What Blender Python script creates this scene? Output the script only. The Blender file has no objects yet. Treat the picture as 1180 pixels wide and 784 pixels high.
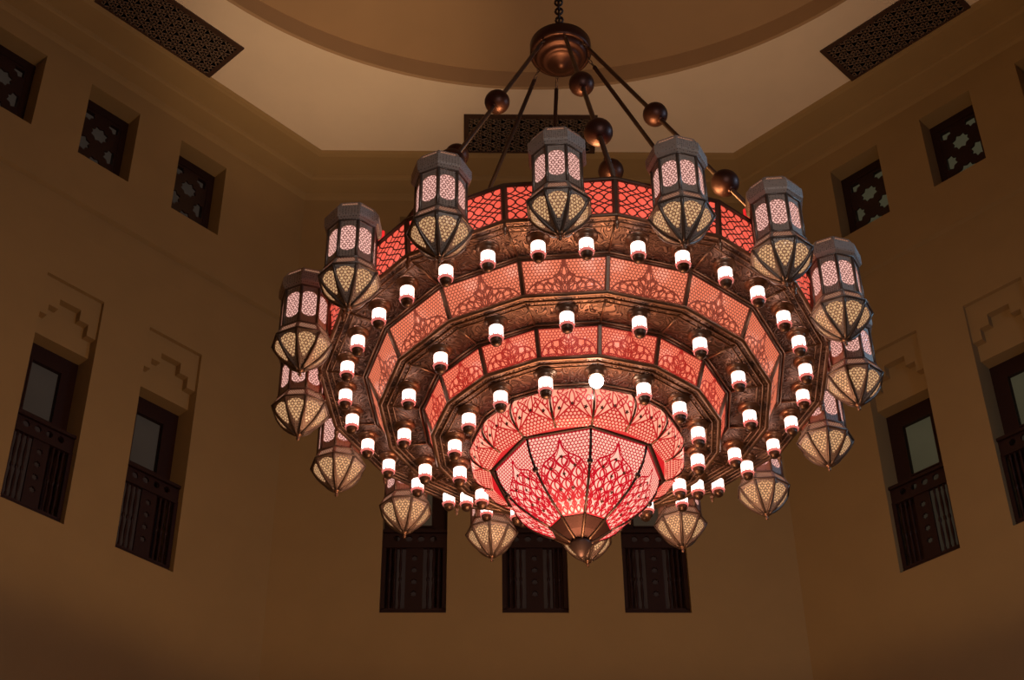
import bpy, bmesh, math, random
from mathutils import Vector, Matrix
random.seed(7)
PI = math.pi
sc = bpy.context.scene
COL = sc.collection

# ------------------------------------------------------------------ helpers
def srgb(r, g, b):
    def f(c):
        c /= 255.0
        return c/12.92 if c <= .04045 else ((c+.055)/1.055)**2.4
    return (f(r), f(g), f(b), 1.0)

def link(name, me, m=None, parent=None):
    o = bpy.data.objects.new(name, me)
    COL.objects.link(o)
    if m is not None and me is not None and not me.materials:
        me.materials.append(m)
    if parent is not None:
        o.parent = parent
    return o

def empty(name, loc=(0, 0, 0), rz=0, parent=None):
    o = bpy.data.objects.new(name, None)
    COL.objects.link(o)
    o.location = loc
    o.rotation_euler = (0, 0, rz)
    o.empty_display_size = .1
    if parent is not None:
        o.parent = parent
    return o

def tag(o, label=None, cat=None, group=None, kind=None):
    if label: o['label'] = label
    if cat: o['category'] = cat
    if group: o['group'] = group
    if kind: o['kind'] = kind
    return o

class MB:
    """collects geometry for one mesh"""
    def __init__(s):
        s.v = []; s.f = []; s.uv = []; s.mi = []; s.sm = []
    def face(s, pts, uvs=None, mi=0, smooth=False):
        n = len(s.v)
        s.v += [tuple(p) for p in pts]
        s.f.append(list(range(n, n+len(pts))))
        s.uv.append(uvs if uvs else [(0, 0)]*len(pts))
        s.mi.append(mi); s.sm.append(smooth)
    def grid(s, rows, closed=False, mi=0, smooth=True, cap0=False, cap1=False):
        n0 = len(s.v); m = len(rows[0])
        for r in rows: s.v += [tuple(p) for p in r]
        for i in range(len(rows)-1):
            for j in range(m if closed else m-1):
                a = n0+i*m+j; b = n0+i*m+(j+1) % m
                s.f.append([a, b, b+m, a+m]); s.uv.append([(0, 0)]*4); s.mi.append(mi); s.sm.append(smooth)
        if cap0:
            s.f.append([n0+j for j in range(m)][::-1]); s.uv.append([(0, 0)]*m); s.mi.append(mi); s.sm.append(False)
        if cap1:
            s.f.append([n0+(len(rows)-1)*m+j for j in range(m)]); s.uv.append([(0, 0)]*m); s.mi.append(mi); s.sm.append(False)
    def box(s, c, size, mat=None, mi=0):
        hx, hy, hz = [q/2 for q in size]
        P = [Vector((x, y, z)) for z in (-hz, hz) for x, y in ((-hx, -hy), (hx, -hy), (hx, hy), (-hx, hy))]
        P = [(mat @ p if mat else p)+Vector(c) for p in P]
        n = len(s.v); s.v += [tuple(p) for p in P]
        for q in ((3, 2, 1, 0), (4, 5, 6, 7), (0, 1, 5, 4), (1, 2, 6, 5), (2, 3, 7, 6), (3, 0, 4, 7)):
            s.f.append([n+i for i in q]); s.uv.append([(0, 0)]*4); s.mi.append(mi); s.sm.append(False)
    def tube(s, a, b, r, n=8, r2=None, mi=0, smooth=True):
        a = Vector(a); b = Vector(b); d = (b-a).normalized()
        u = d.orthogonal().normalized(); w = d.cross(u)
        r2 = r if r2 is None else r2
        rows = [[p+(u*math.cos(t)+w*math.sin(t))*rr for t in [2*PI*i/n for i in range(n)]] for p, rr in ((a, r), (b, r2))]
        s.grid(rows, closed=True, mi=mi, smooth=smooth, cap0=True, cap1=True)
    def path(s, pts, r, n=6, closed=False, mi=0):
        """tube along a polyline with mitred joints"""
        P = [Vector(p) for p in pts]; N = len(P); rows = []
        for i, p in enumerate(P):
            if closed:
                d0 = (p-P[i-1]).normalized(); d1 = (P[(i+1) % N]-p).normalized()
            else:
                d0 = (p-P[max(i-1, 0)]); d1 = (P[min(i+1, N-1)]-p)
                if d0.length < 1e-9: d0 = d1
                if d1.length < 1e-9: d1 = d0
                d0.normalize(); d1.normalize()
            t = (d0+d1).normalized()
            up = Vector((0, 0, 1))
            if abs(t.dot(up)) > .95: up = Vector((1, 0, 0))
            u = t.cross(up).normalized(); w = u.cross(t)
            k = 1/max(.5, t.dot(d1))
            rows.append([p+u*math.cos(2*PI*j/n)*r*k+w*math.sin(2*PI*j/n)*r for j in range(n)])
        if closed: rows.append(rows[0])
        s.grid(rows, closed=True, mi=mi, cap0=not closed, cap1=not closed)
    def lathe(s, prof, n=24, c=(0, 0, 0), mi=0, a0=0, smooth=True):
        rows = []
        for r, z in prof:
            r = max(r, 1e-4)
            rows.append([(c[0]+r*math.cos(a0+2*PI*i/n), c[1]+r*math.sin(a0+2*PI*i/n), c[2]+z) for i in range(n)])
        s.grid(rows, closed=True, mi=mi, smooth=smooth)
    def sphere(s, c, r, n=20, m=12, mi=0):
        s.lathe([(r*math.sin(PI*i/m), -r*math.cos(PI*i/m)) for i in range(m+1)], n, c, mi)
    def mesh(s, name, mats=()):
        me = bpy.data.meshes.new(name)
        me.from_pydata(s.v, [], s.f)
        uvl = me.uv_layers.new(name='UVMap')
        k = 0
        for fi, f in enumerate(s.f):
            for j in range(len(f)):
                uvl.data[k].uv = s.uv[fi][j]; k += 1
        me.polygons.foreach_set('material_index', s.mi)
        me.polygons.foreach_set('use_smooth', s.sm)
        for m in mats: me.materials.append(m)
        me.update()
        return me
    def build(s, name, m, parent=None, recalc=True):
        mats = m if isinstance(m, (list, tuple)) else [m]
        me = s.mesh(name, mats)
        if recalc:
            bm = bmesh.new(); bm.from_mesh(me)
            bmesh.ops.recalc_face_normals(bm, faces=bm.faces)
            bm.to_mesh(me); bm.free()
        return link(name, me, None, parent)

def plate_mesh(name, outer, holes, thick):
    """flat plate with holes in local XY, thickness along Z (centred)"""
    cu = bpy.data.curves.new(name, 'CURVE'); cu.dimensions = '2D'; cu.fill_mode = 'BOTH'; cu.extrude = thick/2
    for poly in [outer]+list(holes):
        sp = cu.splines.new('POLY'); sp.points.add(len(poly)-1)
        for p, q in zip(sp.points, poly): p.co = (q[0], q[1], 0, 1)
        sp.use_cyclic_u = True
    o = bpy.data.objects.new(name, cu); COL.objects.link(o)
    dg = bpy.context.evaluated_depsgraph_get(); dg.update()
    me = bpy.data.meshes.new_from_object(o.evaluated_get(dg))
    me.name = name
    bpy.data.objects.remove(o); bpy.data.curves.remove(cu)
    return me

def rect(x0, y0, x1, y1): return [(x0, y0), (x1, y0), (x1, y1), (x0, y1)]
def ngon(cx, cy, r, n, a0=0): return [(cx+r*math.cos(a0+2*PI*i/n), cy+r*math.sin(a0+2*PI*i/n)) for i in range(n)]
def star(cx, cy, ro, ri, n, a0=0):
    return [(cx+(ro if i % 2 == 0 else ri)*math.cos(a0+PI*i/n), cy+(ro if i % 2 == 0 else ri)*math.sin(a0+PI*i/n)) for i in range(2*n)]
def clip(poly, x0, y0, x1, y1):
    def cut(P, f, inter):
        out = []
        for i in range(len(P)):
            a, b = P[i-1], P[i]
            if f(b):
                if not f(a): out.append(inter(a, b))
                out.append(b)
            elif f(a): out.append(inter(a, b))
        return out
    def ix(X): return lambda a, b: (X, a[1]+(b[1]-a[1])*(X-a[0])/(b[0]-a[0]))
    def iy(Y): return lambda a, b: (a[0]+(b[0]-a[0])*(Y-a[1])/(b[1]-a[1]), Y)
    for f, g in ((lambda p: p[0] >= x0, ix(x0)), (lambda p: p[0] <= x1, ix(x1)), (lambda p: p[1] >= y0, iy(y0)), (lambda p: p[1] <= y1, iy(y1))):
        if len(poly) < 3: return []
        poly = cut(poly, f, g)
    return poly

# ------------------------------------------------------------------ node DSL
class NT:
    def __init__(s, name):
        s.m = bpy.data.materials.new(name); s.m.use_nodes = True
        s.t = s.m.node_tree; s.t.nodes.clear()
        s.out = s.n('ShaderNodeOutputMaterial')
    def n(s, typ, **kw):
        x = s.t.nodes.new(typ)
        for k, v in kw.items(): setattr(x, k, v)
        return x
    def set(s, sock, v):
        if hasattr(v, 'is_output') or isinstance(v, bpy.types.NodeSocket): s.t.links.new(v, sock)
        else: sock.default_value = v
    def math(s, op, a, b=None, c=None, clamp=False):
        x = s.n('ShaderNodeMath', operation=op, use_clamp=clamp)
        s.set(x.inputs[0], a)
        if b is not None: s.set(x.inputs[1], b)
        if c is not None: s.set(x.inputs[2], c)
        return x.outputs[0]
    def mixc(s, f, a, b):
        x = s.n('ShaderNodeMix', data_type='RGBA')
        s.set(x.inputs[0], f); s.set(x.inputs[6], a); s.set(x.inputs[7], b)
        return x.outputs[2]
    def mixf(s, f, a, b):
        x = s.n('ShaderNodeMix', data_type='FLOAT')
        s.set(x.inputs[0], f); s.set(x.inputs[2], a); s.set(x.inputs[3], b)
        return x.outputs[0]
    def smooth(s, x, lo, hi):
        r = s.n('ShaderNodeMapRange', interpolation_type='SMOOTHSTEP')
        s.set(r.inputs[0], x); s.set(r.inputs[1], lo); s.set(r.inputs[2], hi)
        return r.outputs[0]
    def uv(s):
        u = s.n('ShaderNodeUVMap'); u.uv_map = 'UVMap'
        sp = s.n('ShaderNodeSeparateXYZ'); s.t.links.new(u.outputs[0], sp.inputs[0])
        return sp.outputs[0], sp.outputs[1]
    def xyz(s, x, y, z=0.0):
        c = s.n('ShaderNodeCombineXYZ'); s.set(c.inputs[0], x); s.set(c.inputs[1], y); s.set(c.inputs[2], z)
        return c.outputs[0]
    def vedge(s, vec, scale, rnd=1.0):
        v = s.n('ShaderNodeTexVoronoi', feature='DISTANCE_TO_EDGE', voronoi_dimensions='2D')
        s.set(v.inputs['Vector'], vec); s.set(v.inputs['Scale'], scale); s.set(v.inputs['Randomness'], rnd)
        return v.outputs['Distance']
    def noise(s, scale, detail=3, vec=None, dist=0.0):
        v = s.n('ShaderNodeTexNoise'); s.set(v.inputs['Scale'], scale); s.set(v.inputs['Detail'], detail); s.set(v.inputs['Distortion'], dist)
        if vec is None:
            c = s.n('ShaderNodeTexCoord'); vec = c.outputs['Object']
        s.t.links.new(vec, v.inputs['Vector'])
        return v.outputs[0]
    def curve(s, x, pts):
        c = s.n('ShaderNodeFloatCurve'); s.set(c.inputs[1], x)
        cv = c.mapping.curves[0]
        while len(cv.points) < len(pts): cv.points.new(0.5, 0.5)
        for p, q in zip(cv.points, pts): p.location = q
        c.mapping.update()
        return c.outputs[0]
    def bump(s, h, strength=.3, dist=.02):
        b = s.n('ShaderNodeBump'); s.set(b.inputs['Strength'], strength); s.set(b.inputs['Distance'], dist); s.set(b.inputs['Height'], h)
        return b.outputs[0]
    def bsdf(s, base, rough=.5, metal=0.0, normal=None, emit=None, es=None, spec=None, coat=None):
        b = s.n('ShaderNodeBsdfPrincipled')
        s.set(b.inputs['Base Color'], base); s.set(b.inputs['Roughness'], rough); s.set(b.inputs['Metallic'], metal)
        if normal is not None: s.set(b.inputs['Normal'], normal)
        if emit is not None: s.set(b.inputs['Emission Color'], emit); s.set(b.inputs['Emission Strength'], 1.0 if es is None else es)
        if spec is not None: s.set(b.inputs['Specular IOR Level'], spec)
        s.t.links.new(b.outputs[0], s.out.inputs[0])
        return s.m

M = {}
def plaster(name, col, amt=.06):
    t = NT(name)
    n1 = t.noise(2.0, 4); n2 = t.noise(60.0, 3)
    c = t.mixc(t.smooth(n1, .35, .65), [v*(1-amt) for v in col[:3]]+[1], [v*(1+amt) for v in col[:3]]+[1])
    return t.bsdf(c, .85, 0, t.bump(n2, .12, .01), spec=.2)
M['wall'] = plaster('tan_plaster', (.355, .232, .102, 1), .02)
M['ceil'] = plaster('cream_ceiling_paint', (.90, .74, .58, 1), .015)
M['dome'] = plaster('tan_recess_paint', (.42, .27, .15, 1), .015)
M['floor'] = plaster('beige_stone_floor', (.45, .36, .26, 1))

def wood():
    t = NT('dark_brown_wood')
    tc = t.n('ShaderNodeTexCoord'); mp = t.n('ShaderNodeMapping'); mp.inputs['Scale'].default_value = (20, 20, 2)
    t.t.links.new(tc.outputs['Object'], mp.inputs[0])
    n = t.noise(1.5, 4, mp.outputs[0])
    c = t.mixc(n, (.016, .006, .006, 1), (.034, .012, .010, 1))
    return t.bsdf(c, .5, 0, t.bump(n, .1, .01), spec=.3)
M['wood'] = wood()
def pane(name, col, es):
    t = NT(name)
    n = t.noise(1.2, 2)
    e = t.mixc(n, [v*.8 for v in col[:3]]+[1], [v*1.2 for v in col[:3]]+[1])
    return t.bsdf((.02, .02, .02, 1), .3, 0, emit=e, es=es, spec=.15)
M['pane_right'] = pane('dim_lit_glass_right', srgb(62, 58, 42), .8)
M['pane_left'] = pane('dim_lit_glass_left', srgb(46, 38, 32), .75)
M['pane_low'] = pane('faintly_lit_lower_glass', srgb(32, 22, 18), 1.0)  # weak emission puts dim light from behind into the glass
M['pane_low_right'] = pane('dim_lower_glass', srgb(44, 37, 28), .8)
M['pane_back'] = pane('dim_lit_glass_back', srgb(50, 40, 30), 1.0)

def brass(name, c0, c1, rough=.38, emboss=None, scale=10, metal=.8):
    t = NT(name)
    n = t.noise(6.0, 4)
    base = t.mixc(n, c0, c1)
    nrm = None
    if emboss:
        tc = t.n('ShaderNodeTexCoord')
        ns = t.n('ShaderNodeTexNoise'); ns.inputs['Scale'].default_value = scale; ns.inputs['Detail'].default_value = 1.2; ns.inputs['Distortion'].default_value = 1.6
        t.t.links.new(tc.outputs['Object'], ns.inputs['Vector'])
        wv = t.math('SINE', t.math('MULTIPLY', ns.outputs[0], 42.0))
        h = t.smooth(wv, -.5, .7)
        nrm = t.bump(h, emboss, .025)
        base = t.mixc(h, [v*.6 for v in c0[:3]]+[1], base)
    else:
        nrm = t.bump(t.noise(90, 2), .08, .005)
    return t.bsdf(base, rough, metal, nrm)
M['brass'] = brass('aged_brass', (.26, .15, .09, 1), (.36, .22, .14, 1))
M['emboss'] = brass('embossed_aged_brass', (.195, .112, .08, 1), (.285, .175, .128, 1), .38, .7, 6.5, .75)
M['dark'] = brass('dark_bronze', (.11, .065, .042, 1), (.17, .105, .07, 1), .42)
M['hub'] = brass('reddish_copper', (.055, .022, .015, 1), (.09, .036, .024, 1), .42)
M['iron'] = brass('blackened_iron', (.05, .03, .025, 1), (.09, .06, .05, 1), .5)

def glass(name, col, es=1.0, base=(.25, .03, .02, 1)):
    t = NT(name)
    oi = t.n('ShaderNodeObjectInfo')
    n = t.noise(9.0, 2)
    k = t.math('ADD', .90, t.math('ADD', t.math('MULTIPLY', oi.outputs['Random'], .10), t.math('MULTIPLY', n, .12)))
    wv = t.noise(26, 2, None, 1.5)
    return t.bsdf(base, .12, 0, t.bump(wv, .35, .01), emit=col, es=t.math('MULTIPLY', k, es), spec=1.0)
M['g1'] = glass('red_backlit_glass', srgb(240, 92, 72))
M['g2'] = glass('salmon_backlit_glass', srgb(236, 128, 94))
M['g3'] = glass('coral_backlit_glass', srgb(246, 130, 98))
M['g4'] = glass('pink_backlit_glass', srgb(255, 172, 142), 1.0)
M['g5'] = glass('bright_pink_backlit_glass', srgb(255, 194, 172), 1.08)
def fretmat(name, base, em, es=1.0, rough=.4):  # emission paints the glow of the backlit glass onto the metal lines
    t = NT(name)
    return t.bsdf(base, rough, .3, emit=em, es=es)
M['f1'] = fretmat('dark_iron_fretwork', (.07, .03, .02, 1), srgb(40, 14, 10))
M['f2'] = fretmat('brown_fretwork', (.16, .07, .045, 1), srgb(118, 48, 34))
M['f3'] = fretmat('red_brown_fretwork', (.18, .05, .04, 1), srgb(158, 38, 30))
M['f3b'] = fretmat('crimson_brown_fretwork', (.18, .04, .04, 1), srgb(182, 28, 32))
M['f5'] = fretmat('red_glow_fretwork', (.2, .02, .03, 1), srgb(184, 14, 34))  # red halation around the lines put into the fret colour
M['lglass'] = glass('pinkish_white_lantern_glass', srgb(244, 186, 172), 1.0, (.4, .3, .28, 1))
M['fglass'] = glass('amber_lantern_glass', srgb(212, 168, 118), .9, (.4, .3, .2, 1))
M['sglass'] = glass('dim_lantern_glass', srgb(196, 150, 118), .55, (.4, .3, .2, 1))
def perforated(name, c0, c1):
    t = NT(name)
    tc = t.n('ShaderNodeTexCoord')
    v = t.n('ShaderNodeTexVoronoi'); v.inputs['Scale'].default_value = 62; v.inputs['Randomness'].default_value = .3
    t.t.links.new(tc.outputs['Object'], v.inputs['Vector'])
    d = t.smooth(v.outputs[0], .12, .4)
    return t.bsdf(t.mixc(d, c0, c1), .6, .35, t.bump(d, .3, .003))
M['perf'] = perforated('perforated_lantern_metal', (.09, .06, .045, 1), (.44, .34, .27, 1))
M['lrib'] = brass('lantern_rib_metal', (.14, .10, .075, 1), (.22, .16, .12, 1), .38, metal=.6)

# ---- fretwork line patterns (2D polylines) and ribbons
def hexnet(x0, x1, y0, y1, a):
    out = []; dx = a*3**.5; dy = 1.5*a
    j = 0; y = y0-a
    while y < y1+a:
        i0 = int((x0-a)/dx)-1
        for i in range(i0, int((x1+a)/dx)+2):
            x = i*dx+(dx/2 if j % 2 else 0)
            P = [(x+a*math.sin(k*PI/3), y+a*math.cos(k*PI/3)) for k in range(6)]
            for k in (0, 5, 4): out.append([P[k], P[(k+1) % 6]])
        y += dy; j += 1
    return out
def circnet(x0, x1, y0, y1, p, r, ys=1.0, n=18):
    out = []; j = 0; y = y0-p
    while y < y1+p:
        for i in range(int((x0-p)/p)-1, int((x1+p)/p)+2):
            x = i*p+(p/2 if j % 2 else 0)
            out.append([(x+r*math.cos(2*PI*k/n), y+r*ys*math.sin(2*PI*k/n)) for k in range(n+1)])
        y += p*.866*ys; j += 1
    return out
def smoothline(pts, n=6):
    P = [pts[0]]+list(pts)+[pts[-1]]; out = []
    for i in range(1, len(P)-2):
        for k in range(n):
            t = k/n; q = []
            for c in (0, 1):
                a, b, d, e = P[i-1][c], P[i][c], P[i+1][c], P[i+2][c]
                q.append(.5*((2*b)+(-a+d)*t+(2*a-5*b+4*d-e)*t*t+(-a+3*b-3*d+e)*t**3))
            out.append(tuple(q))
    out.append(tuple(pts[-1]))
    return out
def petals(cx, cy, L, W, angs, n=7):
    out = []
    for a in angs:
        ca, sa = math.cos(a), math.sin(a)
        for sg in (-1, 1):
            out.append([(cx+ca*L*k/n-sa*sg*W*math.sin(PI*(k/n)**.8), cy+sa*L*k/n+ca*sg*W*math.sin(PI*(k/n)**.8)) for k in range(n+1)])
    return out
def clipseg(lines, pred):
    out = []
    for l in lines:
        for a, b in zip(l, l[1:]):
            if pred((a[0]+b[0])/2, (a[1]+b[1])/2): out.append([a, b])
    return out
def interp(pts, x):
    for (a, b), (c, d) in zip(pts, pts[1:]):
        if a <= x <= c: return b+(d-b)*(x-a)/(c-a)
    return pts[-1][1]
def ribbons(mb, lines, w, mapf, mi=0, lift=.004):
    for l in lines:
        for a, b in zip(l, l[1:]):
            dx, dy = b[0]-a[0], b[1]-a[1]; d = math.hypot(dx, dy)
            if d < 1e-6: continue
            nx, ny = -dy/d*w/2, dx/d*w/2; ex, ey = dx/d*w*.3, dy/d*w*.3
            A = (a[0]-ex, a[1]-ey); B = (b[0]+ex, b[1]+ey)
            mb.face([mapf(A[0]-nx, A[1]-ny, lift), mapf(B[0]-nx, B[1]-ny, lift), mapf(B[0]+nx, B[1]+ny, lift), mapf(A[0]+nx, A[1]+ny, lift)], mi=mi)
def emis(name, col, es):
    t = NT(name); return t.bsdf((col[0]*.3, col[1]*.3, col[2]*.3, 1), .4, 0, emit=col, es=es)
def jarglass():
    t = NT('white_hot_jar_glass')
    c = t.n('ShaderNodeTexCoord'); v = t.n('ShaderNodeTexVoronoi'); v.inputs['Scale'].default_value = 60
    t.t.links.new(c.outputs['Object'], v.inputs['Vector'])
    col = t.mixc(t.smooth(v.outputs[0], .2, .7), srgb(255, 240, 228), srgb(255, 206, 190))
    return t.bsdf((.8, .7, .65, 1), .4, 0, emit=col, es=3.2)
M['jar'] = jarglass()
M['jarband'] = emis('pink_glowing_pierced_band', srgb(232, 120, 110), .8)
M['bare'] = emis('bare_white_bulb', srgb(255, 250, 245), 25)
M['grille'] = brass('dark_grille_metal', (.05, .025, .018, 1), (.09, .045, .03, 1), .6, metal=.2)
M['black'] = NT('black_void').bsdf((.01, .006, .005, 1), .9)

# ------------------------------------------------------------------ room
OX, OY = 0.8074, 10.9685
A_LO, A_UP, A_C, HC = 8.776, 8.745, 7.95, 20.147
S2 = 2**-.5
T8 = math.tan(PI/8)
O = Vector((OX, OY, 0))
def walldir(i):      # i = 0 back (+Y), then clockwise seen from above: 1 = right diagonal ...
    a = PI/2-i*PI/4
    n = Vector((math.cos(a), math.sin(a), 0))
    return n, Vector((math.sin(a), -math.cos(a), 0))
ZB, ZH, ZT, UB, UT = 12.30, 14.95, 15.83, 18.01, 19.396
SL, SU, WU = 1.6595, 1.6222, .43
ZLEDGE = 17.19
STEP = [(.165, 15.56), (.165, 15.39), (.31, 15.39), (.31, 15.21), (.45, 15.21)]

def wall_mesh(name, i, lower, upper, z0=0.0):
    n, t = walldir(i)
    mb = MB()
    def P(x, z, d): return O+n*d+t*x+Vector((0, 0, z))
    def panel(A, za, zb, holes, hwid):
        xs = sorted({-hwid, hwid} | {h[0] for h in holes} | {h[2] for h in holes})
        zs = sorted({za, zb} | {h[1] for h in holes} | {h[3] for h in holes})
        for a, b in zip(xs, xs[1:]):
            for c, d in zip(zs, zs[1:]):
                mx, mz = (a+b)/2, (c+d)/2
                if any(h[0] < mx < h[2] and h[1] < mz < h[3] for h in holes): continue
                mb.face([P(a, c, A), P(b, c, A), P(b, d, A), P(a, d, A)])
    hl = [(s*SL-.45, ZB, s*SL+.45, ZT) for s in lower]
    panel(A_LO, z0, 16.72, hl, A_LO*T8)
    a, b = A_LO, A_UP
    mb.face([P(-a*T8, 16.72, a), P(a*T8, 16.72, a), P((a-.02)*T8, 17.16, a-.02), P(-(a-.02)*T8, 17.16, a-.02)])
    mb.face([P(-(a-.02)*T8, 17.16, a-.02), P((a-.02)*T8, 17.16, a-.02), P((b-.05)*T8, ZLEDGE-.0, b-.05), P(-(b-.05)*T8, ZLEDGE, b-.05)])
    AU = b-.05
    hu = [(s*SU-WU, UB, s*SU+WU, UT) for s in upper]
    panel(AU, ZLEDGE, 20.2, hu, AU*T8)
    # recesses
    for x0, c0, x1, c1 in hu:
        D = AU+.42
        for q in ([P(x0, c0, AU), P(x0, c1, AU), P(x0, c1, D), P(x0, c0, D)], [P(x1, c0, AU), P(x1, c1, AU), P(x1, c1, D), P(x1, c0, D)],
                  [P(x0, c0, AU), P(x1, c0, AU), P(x1, c0, D), P(x0, c0, D)], [P(x0, c1, AU), P(x1, c1, AU), P(x1, c1, D), P(x0, c1, D)]):
            mb.face(q)
    for s in lower:
        c = s*SL; x0, x1 = c-.45, c+.45
        d1, d2, D = A_LO+.06, A_LO+.17, A_LO+.52
        mb.face([P(x0, ZB, A_LO), P(x0, ZT, A_LO), P(x0, ZT, D), P(x0, ZB, D)])
        mb.face([P(x1, ZB, A_LO), P(x1, ZT, A_LO), P(x1, ZT, D), P(x1, ZB, D)])
        mb.face([P(x0, ZB, A_LO), P(x1, ZB, A_LO), P(x1, ZB, D), P(x0, ZB, D)])
        mb.face([P(x0, ZT, A_LO), P(x1, ZT, A_LO), P(x1, ZT, D), P(x0, ZT, D)])
        mb.face([P(x0, ZH, d2), P(x1, ZH, d2), P(x1, ZH, D), P(x0, ZH, D)])          # soffit of the deep recess
        mb.face([P(x0, ZH, d2), P(x1, ZH, d2), P(x1, 15.56, d2), P(x0, 15.56, d2)])  # back of the stepped arch
        for sg in (-1, 1):                                                            # spandrel with three steps
            for (xa, za, xb, zb2) in ((.165, 15.39, .31, ZT), (.31, 15.21, .45, ZT)):
                mb.face([P(c+sg*xa, za, d1), P(c+sg*xb, za, d1), P(c+sg*xb, zb2, d1), P(c+sg*xa, zb2, d1)])
            for (xa, za), (xb, zb2) in zip(STEP, STEP[1:]):
                mb.face([P(c+sg*xa, za, d1), P(c+sg*xb, zb2, d1), P(c+sg*xb, zb2, d2), P(c+sg*xa, za, d2)])
        mb.face([P(c-.165, 15.56, d1), P(c+.165, 15.56, d1), P(c+.165, ZT, d1), P(c-.165, ZT, d1)])
        mb.face([P(c-.165, 15.56, d1), P(c+.165, 15.56, d1), P(c+.165, 15.56, d2), P(c-.165, 15.56, d2)])
    return tag(mb.build(name, M['wall'], recalc=False), kind='structure')

wall_mesh('wall_back', 0, (-1, 0, 1), (-1, 0, 1))
wall_mesh('wall_right', 1, (-1, 0), (-1, 0, 1))
wall_mesh('wall_left', 7, (0, 1), (-1, 0, 1))
wall_mesh('wall_side_right', 2, (), ())
wall_mesh('wall_side_left', 6, (), ())
wall_mesh('wall_front_right', 3, (), ())
wall_mesh('wall_front_left', 5, (), ())
# front wall with the tall opening the photograph is taken through
wall_mesh('wall_front', 4, (), (), z0=7.5)
mb = MB()
for s in (-1, 1):
    mb.box((OX+s*3.3, OY-A_LO-.15, 3.75), (.7, .3, 7.5))
tag(mb.build('wall_front_piers', M['wall']), kind='structure')
mb = MB()
mb.face([(OX-2.95, OY-A_LO, 0), (OX-2.95, -3, 0), (OX-2.95, -3, 7.5), (OX-2.95, OY-A_LO, 7.5)])
mb.face([(OX+2.95, OY-A_LO, 0), (OX+2.95, -3, 0), (OX+2.95, -3, 7.5), (OX+2.95, OY-A_LO, 7.5)])
mb.face([(OX-2.95, OY-A_LO, 7.5), (OX+2.95, OY-A_LO, 7.5), (OX+2.95, -3, 7.5), (OX-2.95, -3, 7.5)])
mb.face([(OX-2.95, -3, 0), (OX+2.95, -3, 0), (OX+2.95, -3, 7.5), (OX-2.95, -3, 7.5)])
tag(mb.build('wall_entrance_hall', M['wall'], recalc=False), kind='structure')
mb = MB(); mb.box((OX, OY-3.3, -.05), (22, 24, .1))
tag(mb.build('floor', M['floor']), kind='structure')

def octa(a, z): return [O+Vector((a/math.cos(PI/8)*math.cos(PI/8+k*PI/4), a/math.cos(PI/8)*math.sin(PI/8+k*PI/4), z)) for k in range(8)]
# cornice: two shallow splayed steps between wall and ceiling
mb = MB()
prof = [(8.745-.05, 19.74), (8.66, 19.79), (8.64, 19.85), (8.40, 19.92), (8.375, 19.945), (8.36, 19.99), (8.03, 20.07), (7.985, 20.10), (7.955, 20.15), (7.95, 20.20)]
mb.grid([octa(a, z) for a, z in prof], closed=True, smooth=False)
tag(mb.build('trim_cornice', M['wall'], recalc=False), kind='structure')
# ceiling with round recess
RC, ZR = 6.58, HC+.36
mb = MB()
NC = 128
def circ(r, z): return [Vector((OX+r*math.cos(2*PI*k/NC), OY+r*math.sin(2*PI*k/NC), z)) for k in range(NC)]
def octring(a, z):
    out = []
    for k in range(NC):
        th = 2*PI*k/NC; q = (th+PI/8) % (PI/4)-PI/8
        r = a/math.cos(q); out.append(Vector((OX+r*math.cos(th), OY+r*math.sin(th), z)))
    return out
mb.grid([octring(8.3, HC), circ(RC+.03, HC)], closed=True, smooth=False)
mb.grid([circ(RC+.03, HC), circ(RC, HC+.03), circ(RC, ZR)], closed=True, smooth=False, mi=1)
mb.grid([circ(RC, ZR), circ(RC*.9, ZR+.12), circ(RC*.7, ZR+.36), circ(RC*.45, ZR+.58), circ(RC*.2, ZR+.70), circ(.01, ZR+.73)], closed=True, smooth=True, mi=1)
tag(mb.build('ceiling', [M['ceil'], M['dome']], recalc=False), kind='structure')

# ------------------------------------------------------------------ windows
def wframe(i, A, x, z=0.0):
    n, t = walldir(i)
    R = Matrix((t, Vector((0, 0, 1)), -n)).transposed().to_4x4()   # local x = along wall, y = up, z = into the room
    return Matrix.Translation(O+n*A+t*x+Vector((0, 0, z))) @ R

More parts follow.
